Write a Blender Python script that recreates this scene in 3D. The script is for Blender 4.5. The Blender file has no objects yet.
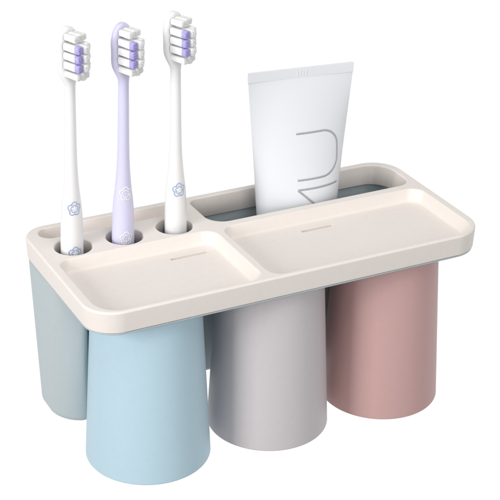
import bpy, bmesh, math, random
from mathutils import Vector, Matrix
random.seed(7)
S = 0.26                       # the tray is 26 cm wide; shapes below are given in tray widths
sc = bpy.context.scene
COL = sc.collection

# ------------------------------------------------------------------ camera
cam = bpy.data.cameras.new("camera")
cam.sensor_width = 36
cam.lens = 36 * 1536.0555 / 500
cam.clip_start = 0.01; cam.clip_end = 100
co = bpy.data.objects.new("camera", cam); COL.objects.link(co)
co.location = (-1.00551623 * S, -2.62655435 * S, 1.58137511 * S)
co.rotation_euler = (1.10247161, -0.0172724335, -0.472290674)
sc.camera = co

# ------------------------------------------------------------------ white studio surround
VIEW = Vector((0.455 * 0.893, 0.89 * 0.893, -0.451)).normalized()
AMB = 0.35                     # brightness of the studio away from the white backdrop
w = bpy.data.worlds.new("World"); sc.world = w; w.use_nodes = True
nt = w.node_tree; nt.nodes.clear()
out = nt.nodes.new('ShaderNodeOutputWorld'); bg = nt.nodes.new('ShaderNodeBackground')
tc = nt.nodes.new('ShaderNodeTexCoord')
dot = nt.nodes.new('ShaderNodeVectorMath'); dot.operation = 'DOT_PRODUCT'
dot.inputs[1].default_value = VIEW
nt.links.new(tc.outputs['Generated'], dot.inputs[0])
mr = nt.nodes.new('ShaderNodeMapRange'); mr.interpolation_type = 'SMOOTHSTEP'
mr.inputs['From Min'].default_value = 0.10; mr.inputs['From Max'].default_value = 0.75
mr.inputs['To Min'].default_value = AMB; mr.inputs['To Max'].default_value = 1.02
nt.links.new(dot.outputs['Value'], mr.inputs['Value'])
bg.inputs['Color'].default_value = (1, 1, 1, 1)
nt.links.new(mr.outputs['Result'], bg.inputs['Strength'])
nt.links.new(bg.outputs[0], out.inputs['Surface'])

# ------------------------------------------------------------------ lamps
CEN = Vector((0.5 * S, 0.2 * S, -0.1 * S))
def area(name, offs, size, power, color=(1, 1, 1)):
    l = bpy.data.lights.new(name, 'AREA'); l.shape = 'RECTANGLE'
    l.size, l.size_y = size; l.energy = power; l.color = color
    o = bpy.data.objects.new(name, l); COL.objects.link(o)
    o.location = CEN + Vector(offs)
    o.rotation_euler = (-Vector(offs)).to_track_quat('-Z', 'Y').to_euler()
    return o
area("key_softbox", (-1.02, -0.33, 0.33), (0.36, 0.5), 7.5, (1, 0.985, 0.965))
area("top_softbox", (-0.1, -0.55, 1.6), (1.4, 1.2), 10.6, (1, 0.99, 0.975))
area("front_softbox", (-0.10, -1.75, 0.75), (1.0, 1.0), 9.5, (1, 0.99, 0.98))

sc.view_settings.view_transform = 'Standard'
sc.view_settings.look = 'None'
sc.view_settings.exposure = 0
sc.view_settings.gamma = 1
sc.render.engine = 'CYCLES'
sc.render.resolution_x = 1024; sc.render.resolution_y = 1024

# ------------------------------------------------------------------ materials
def mat(name, col, rough=0.45, bump=0.0, bscale=900, speck=0.0, sss=0.0, spec=0.5, metal=0.0):
    m = bpy.data.materials.new(name); m.use_nodes = True
    n = m.node_tree; b = n.nodes['Principled BSDF']
    b.inputs['Base Color'].default_value = (*col, 1)
    b.inputs['Roughness'].default_value = rough
    b.inputs['Metallic'].default_value = metal
    b.inputs['Specular IOR Level'].default_value = spec
    if sss:
        b.inputs['Subsurface Weight'].default_value = sss
        b.inputs['Subsurface Radius'].default_value = (0.004, 0.003, 0.0025)
        b.inputs['Subsurface Scale'].default_value = 1.0
    t = n.nodes.new('ShaderNodeTexCoord')
    if speck:
        ns = n.nodes.new('ShaderNodeTexNoise'); ns.inputs['Scale'].default_value = 260
        ns.inputs['Detail'].default_value = 5
        n.links.new(t.outputs['Object'], ns.inputs['Vector'])
        cr = n.nodes.new('ShaderNodeMapRange')
        cr.inputs['From Min'].default_value = 0.3; cr.inputs['From Max'].default_value = 0.7
        cr.inputs['To Min'].default_value = 1 - speck; cr.inputs['To Max'].default_value = 1 + speck
        n.links.new(ns.outputs['Fac'], cr.inputs['Value'])
        mx = n.nodes.new('ShaderNodeVectorMath'); mx.operation = 'SCALE'
        mx.inputs[0].default_value = col
        n.links.new(cr.outputs['Result'], mx.inputs['Scale'])
        n.links.new(mx.outputs[0], b.inputs['Base Color'])
    if bump:
        nb = n.nodes.new('ShaderNodeTexNoise'); nb.inputs['Scale'].default_value = bscale
        nb.inputs['Detail'].default_value = 3
        n.links.new(t.outputs['Object'], nb.inputs['Vector'])
        bp = n.nodes.new('ShaderNodeBump'); bp.inputs['Strength'].default_value = bump
        bp.inputs['Distance'].default_value = 0.0002
        n.links.new(nb.outputs['Fac'], bp.inputs['Height'])
        n.links.new(bp.outputs[0], b.inputs['Normal'])
    return m
M = dict(
    cream=mat('cream_plastic', (0.825, 0.77, 0.727), 0.5, 0.25, 1500, 0.012),
    slate=mat('slate_plastic', (0.48, 0.55, 0.58), 0.5, 0.25, 1500, 0.015),
    blue=mat('pale_blue_plastic', (0.48, 0.655, 0.75), 0.48, 0.25, 1500, 0.012),
    grey=mat('warm_grey_plastic', (0.595, 0.56, 0.578), 0.48, 0.25, 1500, 0.012),
    pink=mat('dusty_pink_plastic', (0.585, 0.37, 0.357), 0.48, 0.25, 1500, 0.012),
    white=mat('white_plastic', (0.86, 0.865, 0.875), 0.3, 0.1, 400, 0.0, 0.15),
    lav=mat('lavender_plastic', (0.68, 0.67, 0.88), 0.3, 0.1, 400, 0.0, 0.15),
    tube=mat('white_tube_laminate', (0.80, 0.825, 0.865), 0.38, 0.1, 200, 0.0),
    ink=mat('grey_ink', (0.43, 0.44, 0.47), 0.4),
    inkb=mat('pale_blue_ink', (0.42, 0.51, 0.74), 0.4),
    inkw=mat('white_ink', (0.9, 0.9, 0.93), 0.4),
    bw=mat('white_bristle', (0.98, 0.98, 0.98), 0.55, 0, 0, 0, 0),
    bp=mat('violet_bristle', (0.52, 0.48, 0.86), 0.4, 0, 0, 0, 0),
)
for m in (M['bw'], M['bp']):           # nylon filaments let light through
    n = m.node_tree; b = n.nodes['Principled BSDF']
    tr = n.nodes.new('ShaderNodeBsdfTranslucent'); tr.inputs['Color'].default_value = b.inputs['Base Color'].default_value
    mx = n.nodes.new('ShaderNodeMixShader'); mx.inputs[0].default_value = 0.08
    n.links.new(b.outputs[0], mx.inputs[1]); n.links.new(tr.outputs[0], mx.inputs[2])
    n.links.new(mx.outputs[0], n.nodes['Material Output'].inputs['Surface'])

# ------------------------------------------------------------------ helpers
def obj(name, bm, mats, parent=None, smooth=True, wn=False):
    me = bpy.data.meshes.new(name)
    bmesh.ops.scale(bm, vec=(S, S, S), verts=bm.verts)
    bm.normal_update()
    if smooth:
        for f in bm.faces: f.smooth = True
    bm.to_mesh(me); bm.free()
    for m in (mats if isinstance(mats, (list, tuple)) else [mats]): me.materials.append(m)
    o = bpy.data.objects.new(name, me); COL.objects.link(o)
    if parent: o.parent = parent
    if wn:
        md = o.modifiers.new('wn', 'WEIGHTED_NORMAL'); md.weight = 100; md.keep_sharp = True
    return o
def thing(name, label, cat, loc=(0, 0, 0), group=None):
    o = bpy.data.objects.new(name, None); COL.objects.link(o)
    o.location = Vector(loc) * S; o.empty_display_size = 0.02
    o['label'] = label; o['category'] = cat
    if group: o['group'] = group
    return o
def ring(bm, pts): return [bm.verts.new(p) for p in pts]
def skin(bm, a, b, mi=0):
    n = len(a)
    for i in range(n):
        j = (i + 1) % n
        f = bm.faces.new((a[i], a[j], b[j], b[i])); f.material_index = mi
def loft(bm, loops, mi=0):
    rs = [ring(bm, l) for l in loops]
    for a, b in zip(rs, rs[1:]): skin(bm, a, b, mi)
    return rs
def edges_of(bm, r):
    return [bm.edges.get((r[i], r[(i + 1) % len(r)])) or bm.edges.new((r[i], r[(i + 1) % len(r)])) for i in range(len(r))]
def fill(bm, *rings):
    es = []
    for r in rings: es += edges_of(bm, r)
    bmesh.ops.triangle_fill(bm, use_beauty=True, edges=es)
def rr(x0, x1, y0, y1, rad, z, d=0.0, n=14):
    """rounded rectangle, inset by d; rad = front-right, back-right, back-left, front-left"""
    if not isinstance(rad, (tuple, list)): rad = (rad,) * 4
    x0 += d; x1 -= d; y0 += d; y1 -= d
    o = []
    for k, (sx, sy, a) in enumerate(((1, 0, -90), (1, 1, 0), (0, 1, 90), (0, 0, 180))):
        r = max(rad[k] - d, 0.0006)
        cx = x1 - r if sx else x0 + r
        cy = y1 - r if sy else y0 + r
        for i in range(n + 1):
            t = math.radians(a + 90 * i / n)
            o.append((cx + r * math.cos(t), cy + r * math.sin(t), z))
    return o
def pocket(depth, a, b, draft, open_end=False, z0=0.0):
    """profile (inset, z) of a pocket: rounded lip a, drafted wall, inner fillet b"""
    p = []
    for i in range(7):
        t = math.pi / 2 * i / 6
        p.append((-a + a * math.sin(t), z0 - a + a * math.cos(t)))
    if open_end:
        p.append((draft, z0 - depth)); return p
    for i in range(7):
        t = math.pi / 2 * i / 6
        p.append((draft + b - b * math.cos(t), z0 - depth + b - b * math.sin(t)))
    return p

# ------------------------------------------------------------------ the holder
D, Hh, RO = 0.467, 0.052, (0.082, 0.076, 0.060, 0.074)
holder = thing('toothbrush_holder', 'cream-topped rack with two shallow trays, brush holes and a slate bin behind the cups', 'holder', (0, 0, 0))

bm = bmesh.new()
a = 0.0050
prof = [(a - a * math.sin(math.pi / 2 * i / 7), -a + a * math.cos(math.pi / 2 * i / 7)) for i in range(8)]
prof += [(0.0022, -Hh + 0.0025), (0.0030, -Hh + 0.0008), (0.0045, -Hh)]
outer = loft(bm, [rr(0, 1, 0, D, RO, z, d, 20) for d, z in prof])
tops = [outer[0]]; bots = [outer[-1]]
TR = [(0.024, 0.411, 0.012, 0.278, (0.034, 0.034, 0.030, 0.058)),
      (0.432, 0.978, 0.012, 0.278, (0.058, 0.034, 0.030, 0.034))]
SL = [(0.283, 0.378, 0.2290, 0.2390), (0.626, 0.712, 0.2290, 0.2390)]
for T, sl in zip(TR, SL):
    pr = pocket(0.031, 0.0035, 0.008, 0.006)
    rs = loft(bm, [rr(*T, z, d) for d, z in pr])
    tops.append(rs[0])
    srs = loft(bm, [rr(*sl, 0.0024, -0.031 + zz, dd, 5) for dd, zz in ((-0.0005, 0), (0, -0.0007), (0.0002, -0.018))])
    fill(bm, rs[-1], srs[0]); fill(bm, srs[-1])
# long slot behind the brushes
rs = loft(bm, [rr(0.034, 0.392, 0.394, 0.449, 0.0272, z, d) for d, z in pocket(0.036, 0.003, 0.006, 0.003)])
tops.append(rs[0]); fill(bm, rs[-1])
# three brush holes
HX = (0.084, 0.2105, 0.337); HY = 0.333
for hx in HX:
    def circ(r, z): return [(hx + r * math.cos(2 * math.pi * i / 56), HY + r * math.sin(2 * math.pi * i / 56), z) for i in range(56)]
    rs = loft(bm, [circ(0.0435 - d, z) for d, z in pocket(Hh, 0.0035, 0, 0.001, True)])
    tops.append(rs[0]); bots.append(rs[-1])
# open compartment for the tube
CP = (0.424, 0.978, 0.305, 0.449, (0.036, 0.062, 0.024, 0.046))
rs = loft(bm, [rr(*CP, z, d) for d, z in pocket(Hh, 0.004, 0, 0.003, True)])
tops.append(rs[0]); bots.append(rs[-1])
fill(bm, *tops); fill(bm, *bots)
bmesh.ops.recalc_face_normals(bm, faces=bm.faces)
obj('tray_top', bm, M['cream'], holder, wn=True)

# bin behind the cups: drafted, front scalloped round each cup
CX = (0.186, 0.5018, 0.8168); CY = 0.1547
ZT, ZB = -0.0577, -0.437
CUPB, RM, RT = -0.4759, 0.1466, 0.1247
def cup_r(z): return RT + (RM - RT) * (-0.061 - z) / (-0.061 - CUPB)
def box_loop(t, d, z):
    x0 = 0.008 + 0.004 * t; x1 = 0.992 - 0.014 * t
    y0 = 0.190 + 0.072 * t; y1 = 0.4655 - 0.006 * t
    rfr = 0.085; rbk = 0.045 + 0.033 * t
    pts = []
    k = 90
    X0, X1, Y0, Y1 = x0 + d, x1 - d, y0 + d, y1 - d
    rf = max(rfr - d, 0.002); rb = max(rbk - d, 0.002)
    for i in range(k + 1):
        x = X0 + rf + (X1 - X0 - 2 * rf) * i / k; pts.append((x, Y0, z))
    for cx, cy, r_, a0 in ((X1 - rf, Y0 + rf, rf, -90), (X1 - rb, Y1 - rb, rb, 0), (X0 + rb, Y1 - rb, rb, 90), (X0 + rf, Y0 + rf, rf, 180)):
        for i in range(1, 15):
            q = math.radians(a0 + 90 * i / 15); pts.append((cx + r_ * math.cos(q), cy + r_ * math.sin(q), z))
    res = []
    for x, y, zz in pts:
        if y < 0.36:
            q = min(max((min(x, 1 - x) - 0.085) / 0.12, 0), 1)
            w2 = min(max((x - 0.52) / 0.08, 0), 1)
            best = y + (0.085 - 0.032 * w2 * w2 * (3 - 2 * w2)) * q * q * (3 - 2 * q)
            for cx in CX:
                R = cup_r(z) + 0.006 + d
                if abs(x - cx) < R:
                    s = CY + math.sqrt(R * R - (x - cx) ** 2)
                    h = 0.012                        # soft maximum
                    e = max(h - abs(best - s), 0) / h
                    best = max(best, s) + e * e * h * 0.25
            y = best
        res.append((x, y, zz))
    return res
bm = bmesh.new()
loops = []
N = 14
for i in range(N + 1):
    t = i / N; loops.append(box_loop(t, 0, ZT + (ZB + 0.020 - ZT) * t))
for i in range(1, 7):
    q = math.pi / 2 * i / 6; loops.append(box_loop(1, 0.020 - 0.020 * math.cos(q), ZB + 0.020 - 0.020 * math.sin(q)))
rs = loft(bm, loops)
fill(bm, rs[-1])
inn = []
for i in range(N + 1):
    t = i / N; inn.append(box_loop(t, 0.010, ZT + (ZB + 0.020 - ZT) * t))
ri = loft(bm, inn)
skin(bm, rs[0], ri[0]); fill(bm, ri[-1])
bmesh.ops.recalc_face_normals(bm, faces=bm.faces)
obj('storage_bin', bm, M['slate'], holder, wn=True)

# slate under-plate between tray top and bin
bm = bmesh.new()
ro = loft(bm, [rr(0, 1, 0, D, RO, z, d, 20) for d, z in ((0.0042, -Hh - 0.0003), (0.0042, -0.0560), (0.006, -0.0575))])
bi = loft(bm, [[(x, y, z) for x, y, _ in box_loop(0, 0.0125, 0)] for z in (-Hh - 0.0003, -0.0575)])
fill(bm, ro[0], bi[0]); fill(bm, ro[-1], bi[-1])
bmesh.ops.recalc_face_normals(bm, faces=bm.faces)
obj('base_plate', bm, M['slate'], holder, wn=True)

# inner ledge the brush ends stand on, inside the bin
ZS = -0.19
bm = bmesh.new()
bmesh.ops.create_cube(bm, size=1, matrix=Matrix.Translation((0.215, 0.375, ZS - 0.004)) @ Matrix.Diagonal((0.375, 0.14, 0.008, 1)))
obj('brush_ledge', bm, M['slate'], holder, smooth=False)

# ------------------------------------------------------------------ cups
def cup(cx, m, label):
    zt, zb = -0.0578, CUPB
    o_ = [(0.0, zt), (0.090, zt), (RT - 0.007, zt)]
    for i in range(1, 7):
        q = math.pi / 2 * i / 6
        o_.append((RT - 0.006 + 0.006 * math.sin(q), zt - 0.006 + 0.006 * math.cos(q)))
    for i in range(1, 11): 
        t = i / 10; o_.append((RT + (RM - RT) * t, zt - 0.006 + (zb + 0.004 - zt + 0.006) * t))
    for i in range(1, 9):
        q = math.pi * i / 8
        o_.append((RM - 0.0036 + 0.0036 * math.cos(q), zb + 0.004 - 0.004 * math.sin(q)))
    o_ += [(RM - 0.008, zb + 0.03), (RT - 0.008, zt - 0.016), (RT - 0.016, zt - 0.010), (0.0, zt - 0.010)]
    bm = bmesh.new(); n = 128
    prev = None; c0 = None
    for r, z in o_:
        if r == 0:
            v = bm.verts.new((0, 0, z - zb))
            if prev is None: c0 = v; cur = None
            else:
                for i in range(n): bm.faces.new((prev[i], prev[(i + 1) % n], v))
                cur = None
            first = v
        else:
            cur = ring(bm, [(r * math.cos(2 * math.pi * i / n), r * math.sin(2 * math.pi * i / n), z - zb) for i in range(n)])
            if prev is None:
                for i in range(n): bm.faces.new((c0, cur[(i + 1) % n], cur[i]))
            else: skin(bm, prev, cur)
        prev = cur
    bmesh.ops.recalc_face_normals(bm, faces=bm.faces)
    o = obj('rinse_cup', bm, m, wn=True)
    o.location = Vector((cx, CY, zb)) * S
    o['label'] = label; o['category'] = 'cup'; o['group'] = 'upturned cups hanging under the tray'
cup(CX[0], M['blue'], 'pale blue upturned cup hanging under the small tray, beside the slate bin')
cup(CX[1], M['grey'], 'warm grey upturned cup hanging between the blue and pink cups')
cup(CX[2], M['pink'], 'dusty pink upturned cup hanging under the far end of the large tray')

# ------------------------------------------------------------------ toothbrushes
def interp(tab, z):
    if z <= tab[0][0]: return tab[0][1:]
    for p, q in zip(tab, tab[1:]):
        if z <= q[0]:
            t = (z - p[0]) / (q[0] - p[0]); t = t * t * (3 - 2 * t) if len(p) > 9 else t
            return [p[i] + (q[i] - p[i]) * t for i in range(1, len(p))]
    return tab[-1][1:]
def catmull(tab, z):
    n = len(tab)
    for i in range(n - 1):
        if z <= tab[i + 1][0] or i == n - 2:
            p1, p2 = tab[i], tab[i + 1]; p0 = tab[max(i - 1, 0)]; p3 = tab[min(i + 2, n - 1)]
            t = min(max((z - p1[0]) / (p2[0] - p1[0]), 0), 1); o = []
            for k in range(1, len(p1)):
                dx = p2[0] - p1[0]
                m1 = (p2[k] - p0[k]) / (p2[0] - p0[0]) * dx; m2 = (p3[k] - p1[k]) / (p3[0] - p1[0]) * dx
                h = (2*t**3 - 3*t**2 + 1) * p1[k] + (t**3 - 2*t**2 + t) * m1 + (-2*t**3 + 3*t**2) * p2[k] + (t**3 - t**2) * m2
                o.append(h)
            return o
# height above the printed flower: half width, half depth, forward shift of the section
PRO = [(-0.30, .0265, .0235, 0), (-0.12, .0278, .0245, 0), (-0.05, .0272, .0240, 0), (0.0, .0246, .0220, 0), (0.03, .0212, .0190, 0), (0.06, .0178, .0165, 0),
       (0.095, .0152, .0145, 0), (0.15, .0136, .0132, 0), (0.22, .0128, .0125, 0), (0.275, .0126, .0118, 0), (0.298, .0140, .0112, 0.000),
       (0.316, .0225, .0104, .003), (0.334, .0285, .0100, .006), (0.365, .0297, .0098, .0065), (0.395, .0292, .0096, .0065), (0.413, .0200, .0090, 0)]
TOPZ = 0.426
def sect(z):
    w_, d_, s_ = catmull(PRO, min(z, 0.395))
    if z > 0.390:
        q = (z - 0.390) / (TOPZ - 0.390); k = math.sqrt(max(1 - q * q, 0))
        w_ = 0.0292 * k; d_ = 0.0096 * (0.35 + 0.65 * math.sqrt(k))
    return w_, d_
def back(z): return max(catmull(PRO, min(z, 0.395))[2], 0)
def surf(ang, z, off=0.0):
    """point on the handle: ang measured from the front (-y) towards -x"""
    w_, d_ = sect(z)
    return Vector((-(w_ + off) * math.sin(ang), -(d_ + off) * math.cos(ang), z))
def ribbon(bm, pts3, normals, width, closed=False, thick=0.0006):
    n = len(pts3); L = []; R_ = []
    for i in range(n):
        p = pts3[i]
        a_ = pts3[(i - 1) % n] if closed or i else pts3[0]
        b_ = pts3[(i + 1) % n] if closed or i < n - 1 else pts3[-1]
        t = (b_ - a_).normalized(); s = t.cross(normals[i]).normalized() * width / 2
        nn = normals[i] * thick
        L.append([bm.verts.new(p - s), bm.verts.new(p - s + nn), bm.verts.new(p + s + nn), bm.verts.new(p + s)])
    m = n if closed else n - 1
    for i in range(m):
        A, B = L[i], L[(i + 1) % n]
        for k in range(3): bm.faces.new((A[k], B[k], B[k + 1], A[k + 1]))
    if not closed:
        bm.faces.new(L[0]); bm.faces.new(L[-1])
def flower_pts(cu, cv, R, amp=0.20, n=80, ph=0.0):
    out = []
    for i in range(n):
        t = 2 * math.pi * i / n
        r = R * (0.70 + 0.34 * abs(math.cos(2.5 * (t - ph))) ** 0.8)
        out.append((cu + r * math.sin(t), cv + r * math.cos(t)))
    return out
def put_flower(bm, ang0, z0, R, wd):
    def on(u, v):
        z = z0 + v; w_, d_ = sect(z); ang = ang0 + u / w_
        p = surf(ang, z, 0.0001); n = Vector((-math.sin(ang), -math.cos(ang), 0.0)).normalized(); return p, n
    for RR, ph, ww in ((R, 0, wd), (R * 0.56, 0.0, wd * 0.75)):
        P, Nn = zip(*[on(u, v) for u, v in flower_pts(0, 0, RR, ph=ph)])
        ribbon(bm, list(P), list(Nn), ww, True, 0.00012)
    for k in range(5):
        t = 2 * math.pi * (k + 0.5) / 5
        P, Nn = zip(*[on(R * s * math.sin(t), R * s * math.cos(t)) for s in (0.62, 0.7, 0.80)])
        ribbon(bm, list(P), list(Nn), wd * 0.6, False, 0.00012)
def toothbrush(px, py, zf, bot, fo, tilt, lean, mh, mi_, label, seed):
    """zf: height of the printed flower above the tray; bot: length of handle below it"""
    rnd = random.Random(seed)
    root = thing('toothbrush', label, 'toothbrush', (px, py, zf - bot), 'toothbrushes standing in the rack')
    def up(b): bmesh.ops.translate(b, vec=(0, 0, bot), verts=b.verts); return b
    bm = bmesh.new()
    n = 40; loops = []
    def loop(z, k=1.0):
        w_, d_ = sect(z); e = 2.0 if z < 0.29 else 2.0 + min((z - 0.29) / 0.04, 1) * 0.7; pts = []
        for i in range(n):
            t = 2 * math.pi * i / n; c, s = math.cos(t), math.sin(t)
            pts.append((w_ * k * math.copysign(abs(c) ** (2 / e), c), d_ * k * math.copysign(abs(s) ** (2 / e), s) + back(z), z))
        return pts
    for i in range(5):
        q = math.pi / 2 * i / 4; loops.append(loop(-bot + 0.015 * (1 - math.cos(q)), 0.25 + 0.75 * math.sin(q)))
    z = -bot + 0.025
    while z < 0.385: loops.append(loop(z)); z += 0.006
    for i in range(12):
        q = math.pi / 2 * i / 12; loops.append(loop(0.390 + (TOPZ - 0.390) * math.sin(q)))
    loops.append(loop(TOPZ - 0.00002))
    rs = loft(bm, loops)
    bm.faces.new(rs[0]); bm.faces.new(rs[-1])
    bmesh.ops.recalc_face_normals(bm, faces=bm.faces)
    obj('handle', up(bm), mh, root)
    fa = 0.42
    for dz in ((fo, fo - 0.110) if seed != 13 else (fo,)):
        bm = bmesh.new(); put_flower(bm, fa, dz, 0.0155, 0.0030)
        bmesh.ops.recalc_face_normals(bm, faces=bm.faces)
        obj('flower_print', up(bm), mi_, root)
    # bristle tufts: five rows of three
    for r_ in range(5):
        zc = 0.4085 - 0.0208 * r_
        for c_ in (-1, 0, 1):
            mixed = (c_ < 0 and 1 <= r_ <= 3)
            L = 0.055 if c_ == 0 else (0.050 if c_ < 0 else 0.041)
            if r_ == 0: L = (0.035, 0.033, 0.030)[c_ + 1]
            if r_ == 4: L = (0.043, 0.045, 0.040)[c_ + 1]
            hw = 0.0062; hh = 0.0085
            if r_ in (0, 4) and c_: hh = 0.0070
            xc = c_ * 0.0152 * (0.85 if r_ in (0, 4) else 1.0)
            bm = bmesh.new(); y0 = -0.0035
            
            for i in range(7):
                for j in range(10):
                    u = (i / 6 - .5) * 2; v = (j / 9 - .5) * 2
                    if u * u * 0.8 + v ** 4 * 0.75 > 1.15: continue
                    bx = xc + u * hw * 0.93 + rnd.uniform(-.0003, .0003); bz = zc + v * hh * 0.85 + rnd.uniform(-.0003, .0003)
                    sx = u * 0.0004 + rnd.uniform(-.0004, .0004); sz = v * 0.0007 + rnd.uniform(-.0004, .0004)
                    ln = L * (1 - 0.06 * (0.5 * u * u + v ** 4)) + rnd.uniform(-.0009, .0009)
                    f0 = 0.00095
                    secs = [(0, 1.0), (0.72, 1.0), (0.72, 1.0), (0.95, 0.9), (1.0, 0.35)]
                    prev = None
                    for si, (t, k) in enumerate(secs):
                        cur = ring(bm, [(bx + sx * t + f0 * k * cx, y0 - ln * t, bz + sz * t + f0 * k * cz) for cx, cz in ((-1, 0), (0, -1), (1, 0), (0, 1))])
                        if prev and si != 2: skin(bm, prev, cur, 1 if (mixed and si > 2) else 0)
                        prev = cur
                    f = bm.faces.new(prev); f.material_index = 1 if mixed else 0
            core = []
            for t in (0, 0.72, 0.72, 0.95):
                core.append(ring(bm, [(xc + (hw * 1.10 + 0.0003 * t) * math.copysign(abs(math.cos(q)) ** 0.7, math.cos(q)), y0 - L * t * 0.96, zc + (hh * 0.99 + 0.0007 * t) * math.copysign(abs(math.sin(q)) ** 0.6, math.sin(q))) for q in [2 * math.pi * k / 20 for k in range(20)]]))
            skin(bm, core[0], core[1]); skin(bm, core[2], core[3], 1 if mixed else 0)
            f = bm.faces.new(core[3]); f.material_index = 1 if mixed else 0
            bmesh.ops.recalc_face_normals(bm, faces=bm.faces)
            obj('bristle_tuft', up(bm), [M['bw'], M['bp']], root)
    # rotation: turned so the bristles face right of the camera, slight lean
    root.rotation_euler = (Matrix.Rotation(tilt, 3, 'Y') @ Matrix.Rotation(lean, 3, 'X') @ Matrix.Rotation(math.radians(23), 3, 'Z')).to_euler()
    return root
for (px, zf, fo, tl, mh, mi_, lab, dx) in (
    (0.0775, 0.095, 0.008, 0.024, M['white'], M['inkb'], 'white toothbrush with a pale blue flower, in the end hole farthest from the tube', 0),
    (0.2030, 0.0865, 0.028, 0.025, M['lav'], M['inkw'], 'lavender toothbrush with white flowers, in the middle hole between two white brushes', 1),
    (0.3410, 0.095, 0.005, 0.004, M['white'], M['inkb'], 'white toothbrush with a pale blue flower, in the hole next to the tube compartment', 2)):
    b = zf - ZS
    toothbrush(px, 0.335, zf, b, fo, tl, 0.0, mh, mi_, lab, 11 + dx)

# ------------------------------------------------------------------ squeeze tube
tb = thing('squeeze_tube', 'white squeeze tube with thin grey letters, crimped end up, standing in the rear compartment', 'tube', (0.690, 0.377, ZB + 0.0206))
ZO = ZB + 0.0296
PER = 0.268 * 2            # constant perimeter
def tube_ab(z):
    t = min(max((z + 0.25) / (0.312 + 0.25), 0), 1)
    a0 = 0.0853; a_ = a0 + (0.134 - a0) * (t ** 0.97)
    q = 2 * (PER / (2 * math.pi)) ** 2 - a_ * a_
    b_ = math.sqrt(max(q, 0)) if q > 0 else 0
    # near the crimp the walls run straight to the seam
    lin = 0.0017 + 0.175 * (0.312 - z)
    b_ = min(b_ if b_ > 0 else 1, lin) if z < 0.312 else 0.0017
    if z < -0.05: b_ = max(b_, 0.0)
    b_ = min(lin, 0.054 - 0.010 * min(max(-z / 0.25, 0), 1))
    return a_, max(b_, 0.0017)
bm = bmesh.new(); n = 96; loops = []
def lens(z): return 1.0 + 0.9 * min(max(z / 0.30, 0), 1)
def tl_(z, a_, b_, e=2.0):
    p = []
    for i in range(n):
        t = 2 * math.pi * i / n; c, s = math.cos(t), math.sin(t)
        p.append((a_ * math.copysign(abs(c) ** (2 / e), c), b_ * math.copysign(abs(s) ** lens(z), s), z - ZO))
    return p
for z_, r_, q_ in ((-0.300, 0.030, 0.030), (-0.298, 0.036, 0.033), (-0.270, 0.070, 0.038), (-0.260, 0.080, 0.041)): loops.append(tl_(z_, r_, q_))
z = -0.25
while z < 0.312:
    a_, b_ = tube_ab(z); loops.append(tl_(z, a_, b_)); z += 0.008
loops.append(tl_(0.3125, 0.1340, 0.0018)); 
rs = loft(bm, loops); bm.faces.new(rs[0]); bm.faces.new(rs[-1])
bmesh.ops.recalc_face_normals(bm, faces=bm.faces)
body = obj('tube_body', bm, M['tube'], tb)
# crimped seam
bm = bmesh.new()
loops = [rr(-0.1345, 0.1345, -0.0024, 0.0024, 0.0015, z_ - ZO, d_, 3) for z_, d_ in ((0.3095, 0.0009), (0.3105, 0.0), (0.3335, 0.0), (0.3345, 0.0008))]
rs = loft(bm, loops); bm.faces.new(rs[0]); bm.faces.new(rs[-1])
bmesh.ops.recalc_face_normals(bm, faces=bm.faces)
seam = obj('crimped_seam', bm, M['tube'], tb, wn=True)
bm = bmesh.new()                     # embossed batch marks on the seam
for k, hgt in ((0, .010), (1, .012), (2, .010), (3, .012)):
    bmesh.ops.create_cube(bm, size=1, matrix=Matrix.Translation((-0.010 + 0.0075 * k, -0.0026, 0.322 - ZO)) @ Matrix.Diagonal((0.0022, 0.0014, hgt, 1)))
obj('embossed_mark', bm, M['tube'], seam, smooth=False)
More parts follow.
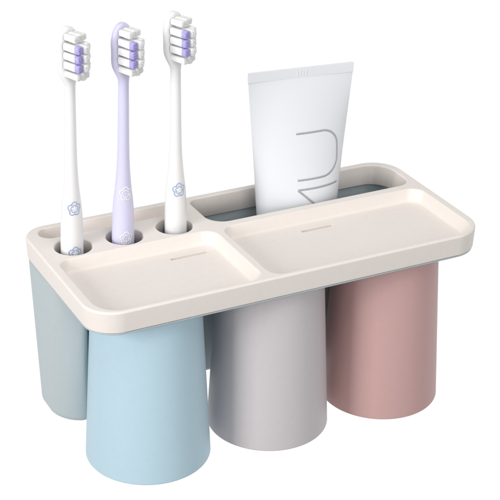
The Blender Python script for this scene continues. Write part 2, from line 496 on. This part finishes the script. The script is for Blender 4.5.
# cap
bm = bmesh.new()
loops = [[(r_ * math.cos(2 * math.pi * i / 48), r_ * math.sin(2 * math.pi * i / 48), z_ - ZO) for i in range(48)] for r_, z_ in ((0.036, ZO), (0.038, ZO + 0.003), (0.042, -0.305), (0.040, -0.299))]
rs = loft(bm, loops); bm.faces.new(rs[0]); bm.faces.new(rs[-1])
bmesh.ops.recalc_face_normals(bm, faces=bm.faces)
obj('cap', bm, M['tube'], tb, wn=True)
# lettering, read upwards: M (half hidden) and U
def on_tube(x, z):
    a_, b_ = tube_ab(z); u = max(min(x / a_, 0.995), -0.995)
    pw = lens(z) / 2; y = -b_ * (1 - u * u) ** pw
    sl = b_ * pw * 2 * u / a_ * (1 - u * u) ** (pw - 1)
    nn = Vector((sl, -1, 0.1)).normalized()
    return Vector((x, y, z - ZO)) + nn * 0.0002, nn
def stroke(bm, pts, wd=0.0050):
    P = []
    for (x0, z0), (x1, z1) in zip(pts, pts[1:]):
        k = max(int(math.hypot(x1 - x0, z1 - z0) / 0.004), 1)
        for i in range(k): P.append((x0 + (x1 - x0) * i / k, z0 + (z1 - z0) * i / k))
    P.append(pts[-1])
    Q, Nn = zip(*[on_tube(x, z) for x, z in P])
    ribbon(bm, list(Q), list(Nn), wd, False, 0.0003)
XL, XR = -0.018, 0.093
bm = bmesh.new()
R_ = 0.042; zt_, zb_ = 0.176, 0.062
u = [(XL, zt_), (XR - R_, zt_)] + [(XR - R_ + R_ * math.sin(q), zt_ - R_ + R_ * math.cos(q)) for q in [math.pi / 2 * i / 10 for i in range(1, 11)]]
u += [(XR, zb_ + R_)] + [(XR - R_ + R_ * math.cos(q), zb_ + R_ - R_ * math.sin(q)) for q in [math.pi / 2 * i / 10 for i in range(1, 11)]] + [(XL, zb_)]
stroke(bm, u); bmesh.ops.recalc_face_normals(bm, faces=bm.faces)
obj('letter', bm, M['ink'], body)
bm = bmesh.new()
stroke(bm, [(XR, 0.038), (XL, 0.038)]); stroke(bm, [(XL, 0.0375), (0.080, -0.052), (XL, -0.142)]); stroke(bm, [(XL, -0.1425), (XR, -0.1425)])
bmesh.ops.recalc_face_normals(bm, faces=bm.faces)
obj('letter', bm, M['ink'], body)
tb.rotation_euler = (0, 0, math.radians(-7))
